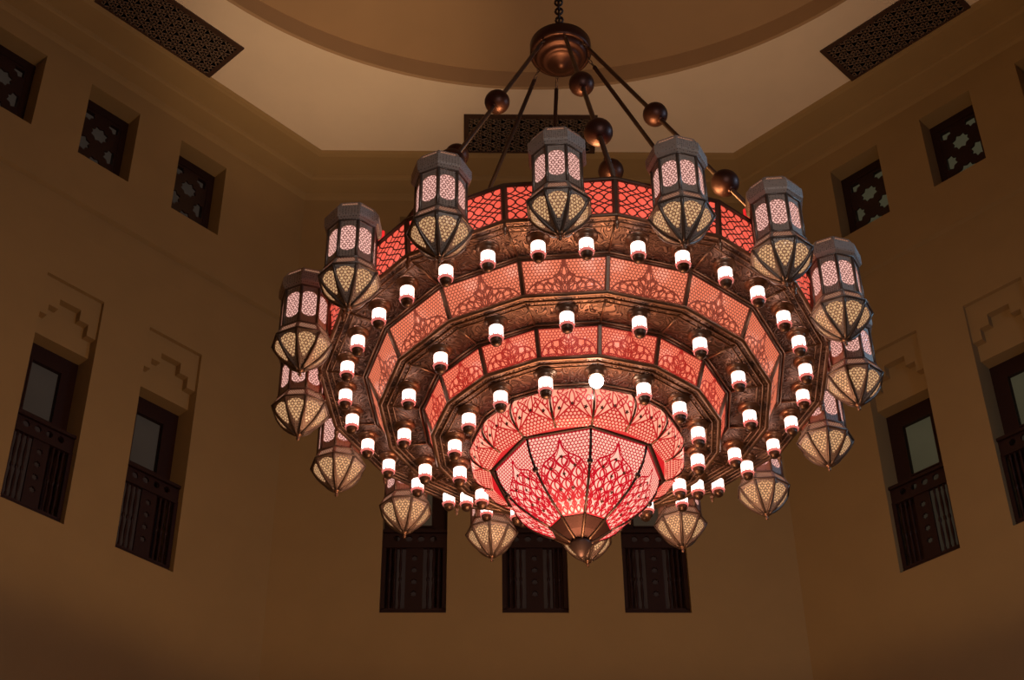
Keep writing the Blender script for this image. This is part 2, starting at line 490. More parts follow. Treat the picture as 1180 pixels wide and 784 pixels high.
wn = [0]
def lower_window(i, s, pm, label):
    wn[0] += 1
    w = empty('window_%d' % wn[0]); tag(w, kind='structure')
    w.matrix_world = wframe(i, A_LO+.42, s*SL)
    me = plate_mesh('window_frame', rect(-.449, ZB+.002, .449, ZH-.002), [rect(-.22, 13.86, .22, 14.71), rect(-.26, ZB+.1, .26, 13.81)], .09)
    link('window_frame', me, M['wood'], w)
    mb = MB()
    for a, b in ((-.22, .22),):
        mb.box((a-.01, (13.84+14.71)/2, .03), (.02, .87, .05)); mb.box((b+.01, (13.84+14.71)/2, .03), (.02, .87, .05))
    mb.box((0, 13.88, .03), (.46, .02, .05)); mb.box((0, 14.70, .03), (.46, .02, .05))
    mb.build('glazing_bead', M['wood'], w)
    mb = MB(); mb.box((0, (13.84+ZH-.04)/2, -.04), (.88, ZH-.04-13.84, .015)); mb.build('pane', pm, w)
    mb = MB(); mb.box((0, (ZB+13.83)/2, -.04), (.88, 13.83-ZB, .015)); mb.build('lower_pane', M['pane_low_right'] if i == 1 else M['pane_low'], w)
    # carved balustrade standing in front
    b = empty('balustrade')
    b.matrix_world = wframe(i, A_LO+.12, s*SL, ZB+.003)
    tag(b, label, 'balustrade', 'carved wooden balustrades in the tall windows')
    H = 1.345
    rows = [ngon(x, 1.215, .048, 12) for x in (-.255, -.085, .085, .255)]
    link('top_panel', plate_mesh('top_panel', rect(-.447, 1.08, .447, H-.05), rows, .03), M['wood'], b)
    mb = MB(); mb.box((0, H-.022, .012), (.895, .045, .075)); mb.box((0, 1.075, .01), (.86, .03, .055)); mb.build('handrail', M['wood'], b)
    mb = MB(); mb.box((0, .04, .0), (.895, .08, .06)); mb.box((0, .10, .005), (.86, .03, .045)); mb.build('bottom_rail', M['wood'], b)
    for sx in (-1, 1):
        mb = MB(); mb.box((sx*.42, .6, 0), (.055, 1.0, .055)); mb.build('end_post', M['wood'], b)
    cp = [star(0, z, .05, .034, 8) for z in (.35, .535, .72, .905)]
    link('centre_panel', plate_mesh('centre_panel', rect(-.12, .1, .12, 1.07), cp, .03), M['wood'], b)
    for x in (-.335, -.265, -.19, .19, .265, .335):
        mb = MB()
        pr = [(.012, .1), (.018, .12), (.018, .16), (.011, .18), (.017, .26), (.022, .36), (.017, .46), (.011, .54), (.022, .56), (.022, .60), (.011, .62), (.017, .70), (.022, .80), (.017, .90), (.011, .98), (.018, 1.0), (.018, 1.05), (.012, 1.07)]
        rws = [[(x+r*math.cos(2*PI*k/8), z, r*math.sin(2*PI*k/8)) for k in range(8)] for r, z in pr]
        mb.grid(rws, closed=True); mb.build('baluster', M['wood'], b)
    return w

def upper_window(i, s, pm, label):
    wn[0] += 1
    w = empty('window_%d' % wn[0]); tag(w, kind='structure')
    AU = A_UP-.05
    w.matrix_world = wframe(i, AU+.36, s*SU)
    me = plate_mesh('window_frame', rect(-WU+.001, UB+.001, WU-.001, UT-.001), [rect(-.30, UB+.16, .30, UT-.16)], .07)
    link('window_frame', me, M['wood'], w)
    mb = MB(); mb.box((0, (UB+UT)/2, -.045), (.84, UT-UB-.04, .015)); mb.build('pane', pm, w)
    b = empty('lattice_screen'); b.matrix_world = wframe(i, AU+.31, s*SU, UB+.003)
    tag(b, label, 'window screen', 'pierced star screens in the small upper windows')
    holes = []
    zc = (18.86-UB)
    for k in range(-2, 3):
        for q in range(-1, 2):
            holes.append(star(q*.52, zc+k*.60, .150, .112, 8, PI/8))
            holes.append(star(q*.52+.26, zc-.30+k*.60, .150, .112, 8, PI/8))
    hs = []
    for h in holes:
        c = clip(h, -.29, .12, .29, UT-UB-.20)
        if len(c) > 2: hs.append(c)
    link('star_lattice', plate_mesh('star_lattice', rect(-.32, .09, .32, UT-UB-.15), hs, .025), M['wood'], b)
    link('border', plate_mesh('border', rect(-WU+.003, .0, WU-.003, UT-UB-.006), [rect(-.32, .09, .32, UT-UB-.15)], .045), M['wood'], b)
    return w

lw = 'in the tall window '
lower_window(7, 0, M['pane_left'], 'dark carved wooden balustrade in the tall window at the far left of the photo')
lower_window(7, 1, M['pane_left'], 'dark carved wooden balustrade in the left wall window nearer the chandelier')
lower_window(0, -1, M['pane_back'], 'dark carved balustrade in the leftmost of the three back wall windows under the chandelier')
lower_window(0, 0, M['pane_back'], 'dark carved balustrade in the middle back wall window directly below the bowl tip')
lower_window(0, 1, M['pane_back'], 'dark carved balustrade in the rightmost of the three back wall windows under the chandelier')
lower_window(1, -1, M['pane_right'], 'dark carved wooden balustrade in the right wall window nearer the chandelier')
lower_window(1, 0, M['pane_right'], 'dark carved wooden balustrade in the tall window cut by the right photo edge')
upper_window(7, -1, M['pane_left'], 'dark star lattice screen in the small upper window cut by the left photo edge')
upper_window(7, 0, M['pane_left'], 'dark star lattice screen in the middle small window high on the left wall')
upper_window(7, 1, M['pane_left'], 'dark star lattice screen in the small left wall window nearest the chandelier')
upper_window(0, -1, M['pane_left'], 'dark star lattice screen in the small back wall window left behind the chandelier')
upper_window(0, 0, M['pane_left'], 'dark star lattice screen in the small middle back wall window behind the chandelier')
upper_window(0, 1, M['pane_left'], 'dark star lattice screen in the small back wall window right behind the chandelier')
upper_window(1, -1, M['pane_right'], 'dark star lattice screen in the small right wall window nearest the chandelier')
upper_window(1, 0, M['pane_right'], 'star lattice screen with brightest openings, second small window on the right wall')
upper_window(1, 1, M['pane_right'], 'dark star lattice screen in the small upper window cut by the right photo edge')

# ------------------------------------------------------------------ ceiling vents
def vent(i, label):
    n, t = walldir(i)
    e = empty('ceiling_vent')
    R = Matrix((t, -n, Vector((0, 0, -1)))).transposed().to_4x4()      # local z points down
    e.matrix_world = Matrix.Translation(O+n*7.575+t*.02+Vector((0, 0, HC-.001))) @ R
    tag(e, label, 'ceiling vent', 'pierced ceiling vents')
    hx, hy = 1.045, .44
    link('frame', plate_mesh('frame', rect(-hx, -hy, hx, hy), [rect(-hx+.075, -hy+.075, hx-.075, hy-.075)], .05), M['grille'], e)
    mb = MB(); mb.box((0, 0, -.004), (2*hx-.06, 2*hy-.06, .006)); mb.build('backing', M['black'], e)
    mb = MB(); X, Y = hx-.075, hy-.075
    p = .15
    def bar(c, s_, off):   # clipped line  c*x+s*y=off
        pts = []
        for xx in (-X, X):
            if abs(s_) > 1e-6:
                y = (off-c*xx)/s_
                if -Y <= y <= Y: pts.append((xx, y))
        for yy in (-Y, Y):
            if abs(c) > 1e-6:
                x = (off-s_*yy)/c
                if -X < x < X: pts.append((x, yy))
        if len(pts) >= 2:
            a, b = Vector((*pts[0], .012)), Vector((*pts[1], .012))
            d = b-a
            if d.length > .02:
                mb.box((a+b)/2, (d.length, .015, .014), Matrix.Rotation(math.atan2(d.y, d.x), 3, 'Z'))
    for k in range(3):
        a = k*PI/3
        for j in range(-14, 15):
            bar(math.cos(a), math.sin(a), (j+.5)*p)
            bar(math.cos(a), math.sin(a), (j+.5)*p+.055)
    mb.build('grille', M['vent_bar'], e)
M['vent_bar'] = brass('bronze_grille_bars', (.17, .11, .08, 1), (.22, .145, .105, 1), .6, metal=.0)
vent(0, 'dark pierced rectangular vent in the ceiling behind the chandelier hub')
vent(7, 'dark pierced rectangular vent in the ceiling at the upper left')
vent(1, 'dark pierced rectangular vent in the ceiling at the upper right')

# ------------------------------------------------------------------ chandelier
PHI = math.radians(-5.63)
Z0 = 8.10
CH = empty('chandelier', (OX, OY, Z0), PHI)
tag(CH, 'huge tiered brass chandelier with glowing red fretted glass hanging from the ceiling', 'chandelier')
STEPA = PI/8
def ang(k): return -PI/2+k*STEPA
def pt(R, k, z): return Vector((R*math.cos(ang(k)), R*math.sin(ang(k)), z-Z0))
def ring(R, z, off=.5, n=16): return [pt(R, k*(16/n)+off, z) for k in range(n)]

TI = [  # name, Rtop, ztop, Rbot, zbot, material, post radius
    ('upper', 2.123, 9.991, 2.092, 9.665, M['g1'], .020),
    ('second', 1.705, 9.611, 1.585, 9.352, M['g2'], .018),
    ('third', 1.237, 9.320, 1.154, 9.081, M['g3'], .016)]
def panel_mesh(Rt, zt, Rb, zb, kind):
    mb = MB()
    ht = Rt*math.sin(STEPA/2); hb = Rb*math.sin(STEPA/2)
    at = Rt*math.cos(STEPA/2); ab = Rb*math.cos(STEPA/2)
    H = math.hypot(at-ab, zt-zb)
    p = [(ab, -hb, zb-Z0), (ab, hb, zb-Z0), (at, ht, zt-Z0), (at, -ht, zt-Z0)]
    mb.face(p)
    mb.face([(x-.02, y, z) for x, y, z in p][::-1])
    fr = MB()
    def mp(u, v, l): k = v/H; return (ab+(at-ab)*k+l, u, zb+(zt-zb)*k-Z0)
    def inside(u, v): return .012 < v < H-.004 and abs(u) < hb+(ht-hb)*v/H-.012
    W = hb
    if kind == 'lozenge':
        L = []
        p_ = W/5.0
        for i in range(-11, 12):
            for sg in (-1, 1):
                L.append([(i*p_+sg*p_*.98*math.sin(PI*(k/48*H)/(H*.36)), k/48*H) for k in range(49)])
        ribbons(fr, clipseg(L, inside), .0105, mp)
    else:
        prof = ([(0, 1.0), (.05, .82), (.13, .62), (.27, .48), (.5, .42), (.72, .33), (.88, .16), (.95, 0)] if kind == 'ogee' else
                [(0, 1.0), (.06, .86), (.16, .68), (.32, .60), (.58, .55), (.8, .40), (.92, .14), (.95, 0)])
        arch = smoothline([(x*W, y*H) for x, y in prof], 4)
        al = [(x/W, y/H) for x, y in arch]
        def under(u, v):
            q = abs(u)/W
            return q < .95 and v/H < interp(prof, q)
        a_ = .0155 if kind == 'ogee' else .0145
        ribbons(fr, clipseg(hexnet(-W, W, 0, H, a_), lambda u, v: inside(u, v) and not under(u, v)), .006, mp)
        c = petals(0, 0, H*.9, .022, [PI/2]) + petals(0, 0, H*.62, .026, [PI/2+t for t in (-.95, -.48, .48, .95)])
        c += petals(0, 0, W*.8, .020, [.22, PI-.22])+petals(0, H*.3, H*.35, .02, [.9, PI-.9])
        c += circnet(-W, W, 0, H, .062, .037, 1.15, 14)
        ribbons(fr, clipseg(c, lambda u, v: inside(u, v) and under(u, v)), .0085, mp, lift=.005)
        for sg in (-1, 1): ribbons(fr, clipseg([[(sg*x, y) for x, y in arch]], inside), .012, mp, lift=.007)
    e = .012
    ribbons(fr, [[(-hb+e, e), (hb-e, e)], [(-ht+e, H-e*.5), (ht-e, H-e*.5)], [(-hb+e, e), (-ht+e, H)], [(hb-e, e), (ht-e, H)]], .012, mp, lift=.006)
    return mb, fr
first = {}
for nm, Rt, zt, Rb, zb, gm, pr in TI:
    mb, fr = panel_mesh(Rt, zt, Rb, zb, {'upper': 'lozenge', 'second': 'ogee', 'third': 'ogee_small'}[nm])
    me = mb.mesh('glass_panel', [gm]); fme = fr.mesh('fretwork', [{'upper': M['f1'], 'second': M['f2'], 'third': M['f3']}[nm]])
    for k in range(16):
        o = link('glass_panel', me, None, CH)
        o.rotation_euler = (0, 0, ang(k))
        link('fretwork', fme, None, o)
    # posts between panels, top and bottom rims
    for k in range(16):
        mb = MB()
        a, b = pt(Rt+.006, k+.5, zt+.012), pt(Rb+.006, k+.5, zb-.006)
        d = (b-a); rad = Vector((math.cos(ang(k+.5)), math.sin(ang(k+.5)), 0)); tan = Vector((-rad.y, rad.x, 0))
        mb.grid([[p+tan*w+rad*q for w, q in ((-.028 if nm == 'upper' else -.022, -.012), (-.012, .012), (.012, .012), (.028 if nm == 'upper' else .022, -.012), (0, -.03))] for p in (a, b)], closed=True, smooth=False, cap0=True, cap1=True)
        mb.build('post', M['dark'], CH)
    mb = MB(); mb.path(ring(Rt+.004, zt+.008), .020, 6, True); mb.build('top_rim', M['dark'], CH)
    mb = MB(); mb.path(ring(Rb+.008, zb), .020, 6, True); mb.path(ring(Rb-.045, zb-.012), .009, 5, True)
    mb.build('bottom_rim', M['brass'], CH)

FL = [(2.085, 9.655, 1.695, 9.622, 'flange'), (1.578, 9.345, 1.23, 9.330, 'flange'), (1.148, 9.074, .81, 9.062, 'flange')]
def flange(Ro, zo, Ri, zi):
    mb = MB()
    for k in range(16):
        a, b = pt(Ro, k-.5, zo), pt(Ro, k+.5, zo); c, d = pt(Ri, k+.5, zi), pt(Ri, k-.5, zi)
        mb.face([d, c, b, a])
        up = Vector((0, 0, .03))
        mb.face([a+up, b+up, c+up, d+up])
    return mb
for Ro, zo, Ri, zi, nm in FL:
    flange(Ro, zo, Ri, zi).build('flange', M['emboss'], CH, recalc=False)
    mb = MB()
    dz = Vector((0, 0, -.008))
    for k in range(16):                      # raised seams and inner border mouldings
        a, b = pt(Ro-.05, k+.5, zo), pt(Ri+.04, k+.5, zi)
        mb.tube(a+dz*.6, b+dz*.6, .009, 5)
    mb.path([p+dz*.6 for p in ring(Ri+.045, zi)], .010, 5, True)
    mb.path([p+dz*.6 for p in ring(Ro-.085, zo)], .008, 5, True)
    mb.build('seam_moulding', M['brass'], CH)

def gore_map(prof, lens_, half):
    Ltot = lens_[-1]
    def at(v):
        l = min(max(Ltot-v, 0), Ltot)
        for (r0, z0_), (r1, z1_), l0, l1 in zip(prof, prof[1:], lens_, lens_[1:]):
            if l <= l1+1e-9:
                k = (l-l0)/(l1-l0); return r0+(r1-r0)*k, z0_+(z1_-z0_)*k, (r1-r0)/(l1-l0), (z1_-z0_)/(l1-l0)
    def mp(un, v, lift):
        r, z, dr, dz = at(v)
        # outward normal of the profile
        return (r*math.cos(half)+lift*(-dz), un*r*math.sin(half), z-Z0+lift*dr)
    return mp, (lambda v: at(v)[0]*math.sin(half))
def gore_ribbons(mb, lines, w, mp, hw, mi=0, lift=.005):
    # lines in (normalised u, metres v)
    for l in lines:
        for a, b in zip(l, l[1:]):
            ha, hb_ = hw(a[1]), hw(b[1]); hm = (ha+hb_)/2
            dx, dy = (b[0]-a[0])*hm, b[1]-a[1]; d = math.hypot(dx, dy)
            if d < 1e-6: continue
            nx, ny = -dy/d*w/2/hm, dx/d*w/2; ex, ey = dx/d*w*.3/hm, dy/d*w*.3
            A = (a[0]-ex, a[1]-ey); B = (b[0]+ex, b[1]+ey)
            mb.face([mp(A[0]-nx, A[1]-ny, lift), mp(B[0]-nx, B[1]-ny, lift), mp(B[0]+nx, B[1]+ny, lift), mp(A[0]+nx, A[1]+ny, lift)], mi=mi)
def dense(lines, n=2):
    out = []
    for l in lines:
        q = []
        for a, b in zip(l, l[1:]):
            for k in range(n): q.append((a[0]+(b[0]-a[0])*k/n, a[1]+(b[1]-a[1])*k/n))
        q.append(l[-1]); out.append(q)
    return out
# bulbous band above the cone
def band_prof():
    return [(.818, 9.045), (.845, 9.00), (.862, 8.95), (.862, 8.90), (.835, 8.85), (.775, 8.80), (.70, 8.765)]
bp = band_prof()
mb = MB(); acc = 0; rows = []
lens = [0]
for (r0, z0_), (r1, z1_) in zip(bp, bp[1:]): lens.append(lens[-1]+math.hypot(r1-r0, z1_-z0_))
L = lens[-1]
for (r0, z0_), (r1, z1_), l0, l1 in zip(bp, bp[1:], lens, lens[1:]):
    h0, h1, a0, a1 = r0*math.sin(STEPA/2), r1*math.sin(STEPA/2), r0*math.cos(STEPA/2), r1*math.cos(STEPA/2)
    mb.face([(a1, -h1, z1_-Z0), (a1, h1, z1_-Z0), (a0, h0, z0_-Z0), (a0, -h0, z0_-Z0)], [(-h1, L-l1), (h1, L-l1), (h0, L-l0), (-h0, L-l0)], smooth=True)
me = mb.mesh('bowl_band_panel', [M['g4']])
mp, hw = gore_map(bp, lens, STEPA/2)
fr = MB()
def sc2(lines, sx): return [[(x*sx, y) for x, y in l] for l in lines]
tri = lambda u, v: v < L*(.50-.34*abs(u))
ins = lambda u, v: abs(u) < .97 and .004 < v < L-.004
big = petals(0, L*.42, L*.5, .020, [PI/2, PI/2-.62, PI/2+.62], 10)
for sg in (-1, 1):
    big += petals(sg*.16, L*.18, L*.74, .022, [PI/2+sg*.0, PI/2+sg*.5], 10)
    big += [[(sg*.085+.020*math.cos(2*PI*k/12), L*.86+.026*math.sin(2*PI*k/12)) for k in range(13)], [(sg*.045+.014*math.cos(2*PI*k/12), L*.60+.018*math.sin(2*PI*k/12)) for k in range(13)], [(sg*.045+.018*math.cos(2*PI*k/12), L*.93+.018*math.sin(2*PI*k/12)) for k in range(13)], [(sg*.12+.018*math.cos(2*PI*k/12), L*.62+.028*math.sin(2*PI*k/12)) for k in range(13)]]

gore_ribbons(fr, clipseg(sc2(big, 6.3), lambda u, v: ins(u, v) and not tri(u, v)), .0105, mp, hw)
gore_ribbons(fr, clipseg(sc2(hexnet(-.16, .16, 0, L, .018), 6.3), lambda u, v: ins(u, v) and tri(u, v)), .0105, mp, hw)
gore_ribbons(fr, dense([[(-1, L*.16), (0, L*.5), (1, L*.16)]], 8), .012, mp, hw, lift=.007)
bkn = []
for u_, v_ in ((0, .52), (-.62, .44), (.62, .44)):
    kn = MB(); hh = hw(v_*L)
    q = [(u_+(.020 if i % 2 == 0 else .009)*math.cos(PI*i/5)/hh, v_*L+(.020 if i % 2 == 0 else .009)*math.sin(PI*i/5)) for i in range(10)]
    kn.face([mp(x, y, .010) for x, y in q]); bkn.append(kn.mesh('fret_knot', [M['f1']]))
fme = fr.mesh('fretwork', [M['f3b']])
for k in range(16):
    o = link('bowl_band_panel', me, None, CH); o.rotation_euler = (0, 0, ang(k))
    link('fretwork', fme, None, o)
    for q in bkn: link('fret_knot', q, None, o)
    mb = MB(); mb.path([pt(r+.004, k+.5, z) for r, z in bp], .010, 6); mb.build('band_rib', M['dark'], CH)
mb = MB(); mb.path(ring(.822, 9.05), .018, 6, True); mb.build('bowl_top_rim', M['dark'], CH)
# octagonal rim and red return between band and cone
def oc(R, z, n=8): return [pt(R, k*2+.5, z) for k in range(n)]
mb = MB(); mb.path(oc(.69, 8.775), .022, 6, True); mb.path(oc(.665, 8.80), .012, 6, True); mb.build('octagonal_rim', M['iron'], CH)
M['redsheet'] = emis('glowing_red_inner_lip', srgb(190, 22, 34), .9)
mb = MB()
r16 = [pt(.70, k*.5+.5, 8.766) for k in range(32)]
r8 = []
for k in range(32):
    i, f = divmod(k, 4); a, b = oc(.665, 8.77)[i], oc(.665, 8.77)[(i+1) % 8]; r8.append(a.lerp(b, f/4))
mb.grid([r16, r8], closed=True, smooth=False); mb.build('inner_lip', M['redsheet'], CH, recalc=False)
# cone bowl: eight gently convex gores
cprof = [(.655, 8.775), (.645, 8.72), (.615, 8.64), (.555, 8.54), (.46, 8.44), (.35, 8.352), (.235, 8.278)]
clen = [0]
for (r0, z0_), (r1, z1_) in zip(cprof, cprof[1:]): clen.append(clen[-1]+math.hypot(r1-r0, z1_-z0_))
CL = clen[-1]
mb = MB()
for (r0, z0_), (r1, z1_), l0, l1 in zip(cprof, cprof[1:], clen, clen[1:]):
    h0, h1, a0, a1 = r0*math.sin(PI/8), r1*math.sin(PI/8), r0*math.cos(PI/8), r1*math.cos(PI/8)
    mb.face([(a1, -h1, z1_-Z0), (a1, h1, z1_-Z0), (a0, h0, z0_-Z0), (a0, -h0, z0_-Z0)], [(-h1, CL-l1), (h1, CL-l1), (h0, CL-l0), (-h0, CL-l0)], smooth=True)
me = mb.mesh('bowl_panel', [M['g5']])
mp, hw = gore_map(cprof, clen, PI/8)
fr = MB(); kn = MB()
ins = lambda u, v: abs(u) < .975 and .004 < v < CL-.012
ap = [(0, .93), (.07, .84), (.2, .765), (.42, .72), (.68, .66), (.86, .56), (.96, .46), (1.0, .38)]
und = lambda u, v: v/CL < interp(ap, min(abs(u), 1))
gore_ribbons(fr, clipseg(sc2(hexnet(-.26, .26, CL*.4, CL, .0165), 4.1), lambda u, v: ins(u, v) and not und(u, v)), .0075, mp, hw)
lat = []
for q in (-.5, 0, .5, 1.0):     # interlacing stems that follow the gore
    for sg in (-1, 1):
        lat.append([(sg*(q+.26*math.sin(PI*3.2*(k/40))), CL*.95*k/40) for k in range(41)])
        lat.append([(sg*(q-.26*math.sin(PI*3.2*(k/40))), CL*.95*k/40) for k in range(41)])
for v0, sc_ in ((.26, .55), (.39, .6), (.52, .62), (.66, .55)):
    for q in (-1, -.5, 0, .5, 1):
        off = .25 if int(v0*100) % 28 else 0
        lat.append([(q+off*.5+.14*math.cos(2*PI*k/14), CL*(v0+.062*math.sin(2*PI*k/14))) for k in range(15)])
        lat += [[(q+.20*math.sin(PI*k/8)*sg, CL*(v0-.07+.14*k/8)) for k in range(9)] for sg in (-1, 1)]
for q in (-1, -.5, 0, .5, 1):
    lat += [[(q+.16*math.sin(PI*k/8)*sg, CL*(.02+.10*k/8)) for k in range(9)] for sg in (-1, 1)]
    lat += [[(q+.25+.12*math.sin(PI*k/8)*sg, CL*(.10+.09*k/8)) for k in range(9)] for sg in (-1, 1)]
gore_ribbons(fr, clipseg(lat, lambda u, v: ins(u, v) and und(u, v)), .0115, mp, hw)
arch = [(x, y*CL) for x, y in smoothline(ap, 4)]
for sg in (-1, 1):
    gore_ribbons(fr, [[(sg*x, y) for x, y in arch]], .012, mp, hw, lift=.007)
    gore_ribbons(fr, clipseg([[(sg*x*.9, y-.02) for x, y in arch]], ins), .007, mp, hw, lift=.007)
gore_ribbons(fr, [[(-.96, .006), (.96, .006)], [(-.97, CL-.008), (.97, CL-.008)]], .012, mp, hw, lift=.006)
kmes = []
for u_, v_ in ((0, .52), (-.45, .60), (.45, .60), (-.3, .34), (.3, .34), (0, .72), (0, .2)):
    hh = hw(v_*CL); kn = MB()
    q = [(u_+(.021 if i % 2 == 0 else .009)*math.cos(PI*i/5)/hh, v_*CL+(.021 if i % 2 == 0 else .009)*math.sin(PI*i/5)) for i in range(10)]
    kn.face([mp(x, y, .010) for x, y in q])
    kmes.append(kn.mesh('fret_knot', [M['f1']]))
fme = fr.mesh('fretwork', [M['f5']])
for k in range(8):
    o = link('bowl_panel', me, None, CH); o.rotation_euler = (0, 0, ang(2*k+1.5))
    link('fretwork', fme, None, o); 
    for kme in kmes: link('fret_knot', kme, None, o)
    mb = MB()
    mb.path([pt(r+.004, 2*k+.5, z) for r, z in cprof], .011, 6)
    mb.sphere(pt(cprof[3][0]+.006, 2*k+.5, cprof[3][1]+.0), .024, 8, 6)
    mb.build('bowl_rib', M['iron'], CH)
M['collar'] = brass('dull_red_brown_metal', (.045, .02, .016, 1), (.075, .035, .027, 1), .5)
# collar and finial under the cone
mb = MB()
col = [(.246, 8.292), (.232, 8.268), (.15, 8.205), (.095, 8.17), (.07, 8.15)]
rows = [oc(r, z) for r, z in col]
mb.grid(rows, closed=True, smooth=False); mb.build('bowl_collar', M['collar'], CH)
mb = MB()
for k in range(8): mb.path([pt(r+.003, 2*k+.5, z) for r, z in col], .012, 6)
mb.build('collar_rib', M['dark'], CH)
mb = MB(); mb.lathe([(.07, .06), (.085, .045), (.088, .02), (.06, -.01), (.055, -.03), (.03, -.055), (.018, -.07), (.0, -.075)], 20); mb.build('bottom_finial', M['iron'], CH)

# lamp jars under the flanges -------------------------------------------------
def jar_meshes():
    a = MB(); a.lathe([(.088, .0), (.090, -.012), (.070, -.020), (.062, -.034), (.064, -.046), (.060, -.056), (.052, -.058)], 20)
    cup = a.mesh('jar_holder', [M['brass']])
    g = MB(); g.lathe([(.050, -.045), (.054, -.056), (.054, -.156), (.050, -.164)], 20)
    glass = g.mesh('jar_glass', [M['jar']])
    p = MB(); p.lathe([(.0555, -.152), (.0555, -.166), (.048, -.172)], 20)
    for k in range(10):
        a_ = 2*PI*k/10; p.box((.0545*math.cos(a_), .0545*math.sin(a_), -.148), (.012, .006, .012), Matrix.Rotation(a_, 3, 'Z'))
    band = p.mesh('pierced_band', [M['jarband']])
    b = MB(); b.lathe([(.048, -.170), (.046, -.178), (.040, -.184), (.042, -.190), (.040, -.204), (.030, -.208), (.028, -.216), (.012, -.220), (0, -.222)], 20)
    cap = b.mesh('jar_base', [M['dark']])
    for me in (cup, glass, band, cap):
        bm = bmesh.new(); bm.from_mesh(me); bmesh.ops.recalc_face_normals(bm, faces=bm.faces); bm.to_mesh(me); bm.free()
    return cup, glass, band, cap
JM = jar_meshes()
def jar(R, kk, z, bare=False):
    o = link('lamp_jar', JM[0], None, CH)
    o.location = pt(R, kk, z)
    if bare:
        b = MB(); b.sphere((0, 0, -.09), .055, 16, 10)
        link('bare_bulb', b.mesh('bare_bulb', [M['bare']]), None, o)
        o['label'] = 'lamp holder with an uncovered dazzling white bulb'
        return
    for nm, me in zip(('jar_glass', 'pierced_band', 'jar_base'), JM[1:]):
        link(nm, me, None, o)
for k in range(16):
    jar(1.885, k-.24, 9.640); jar(1.885, k+.24, 9.640)
    jar(1.405, k, 9.338)
    jar(.985, k+.5, 9.068, bare=(k == 0))
# small pendants at the outer corners
mb = MB(); mb.lathe([(.012, 0), (.012, -.03), (.022, -.045), (.022, -.06), (.010, -.07), (.016, -.085), (.006, -.11), (0, -.115)], 10)
pm_ = mb.mesh('corner_drop', [M['brass']])
for k in range(16):
    o = link('corner_drop', pm_, None, CH); o.location = pt(2.09, k+.5, 9.652)

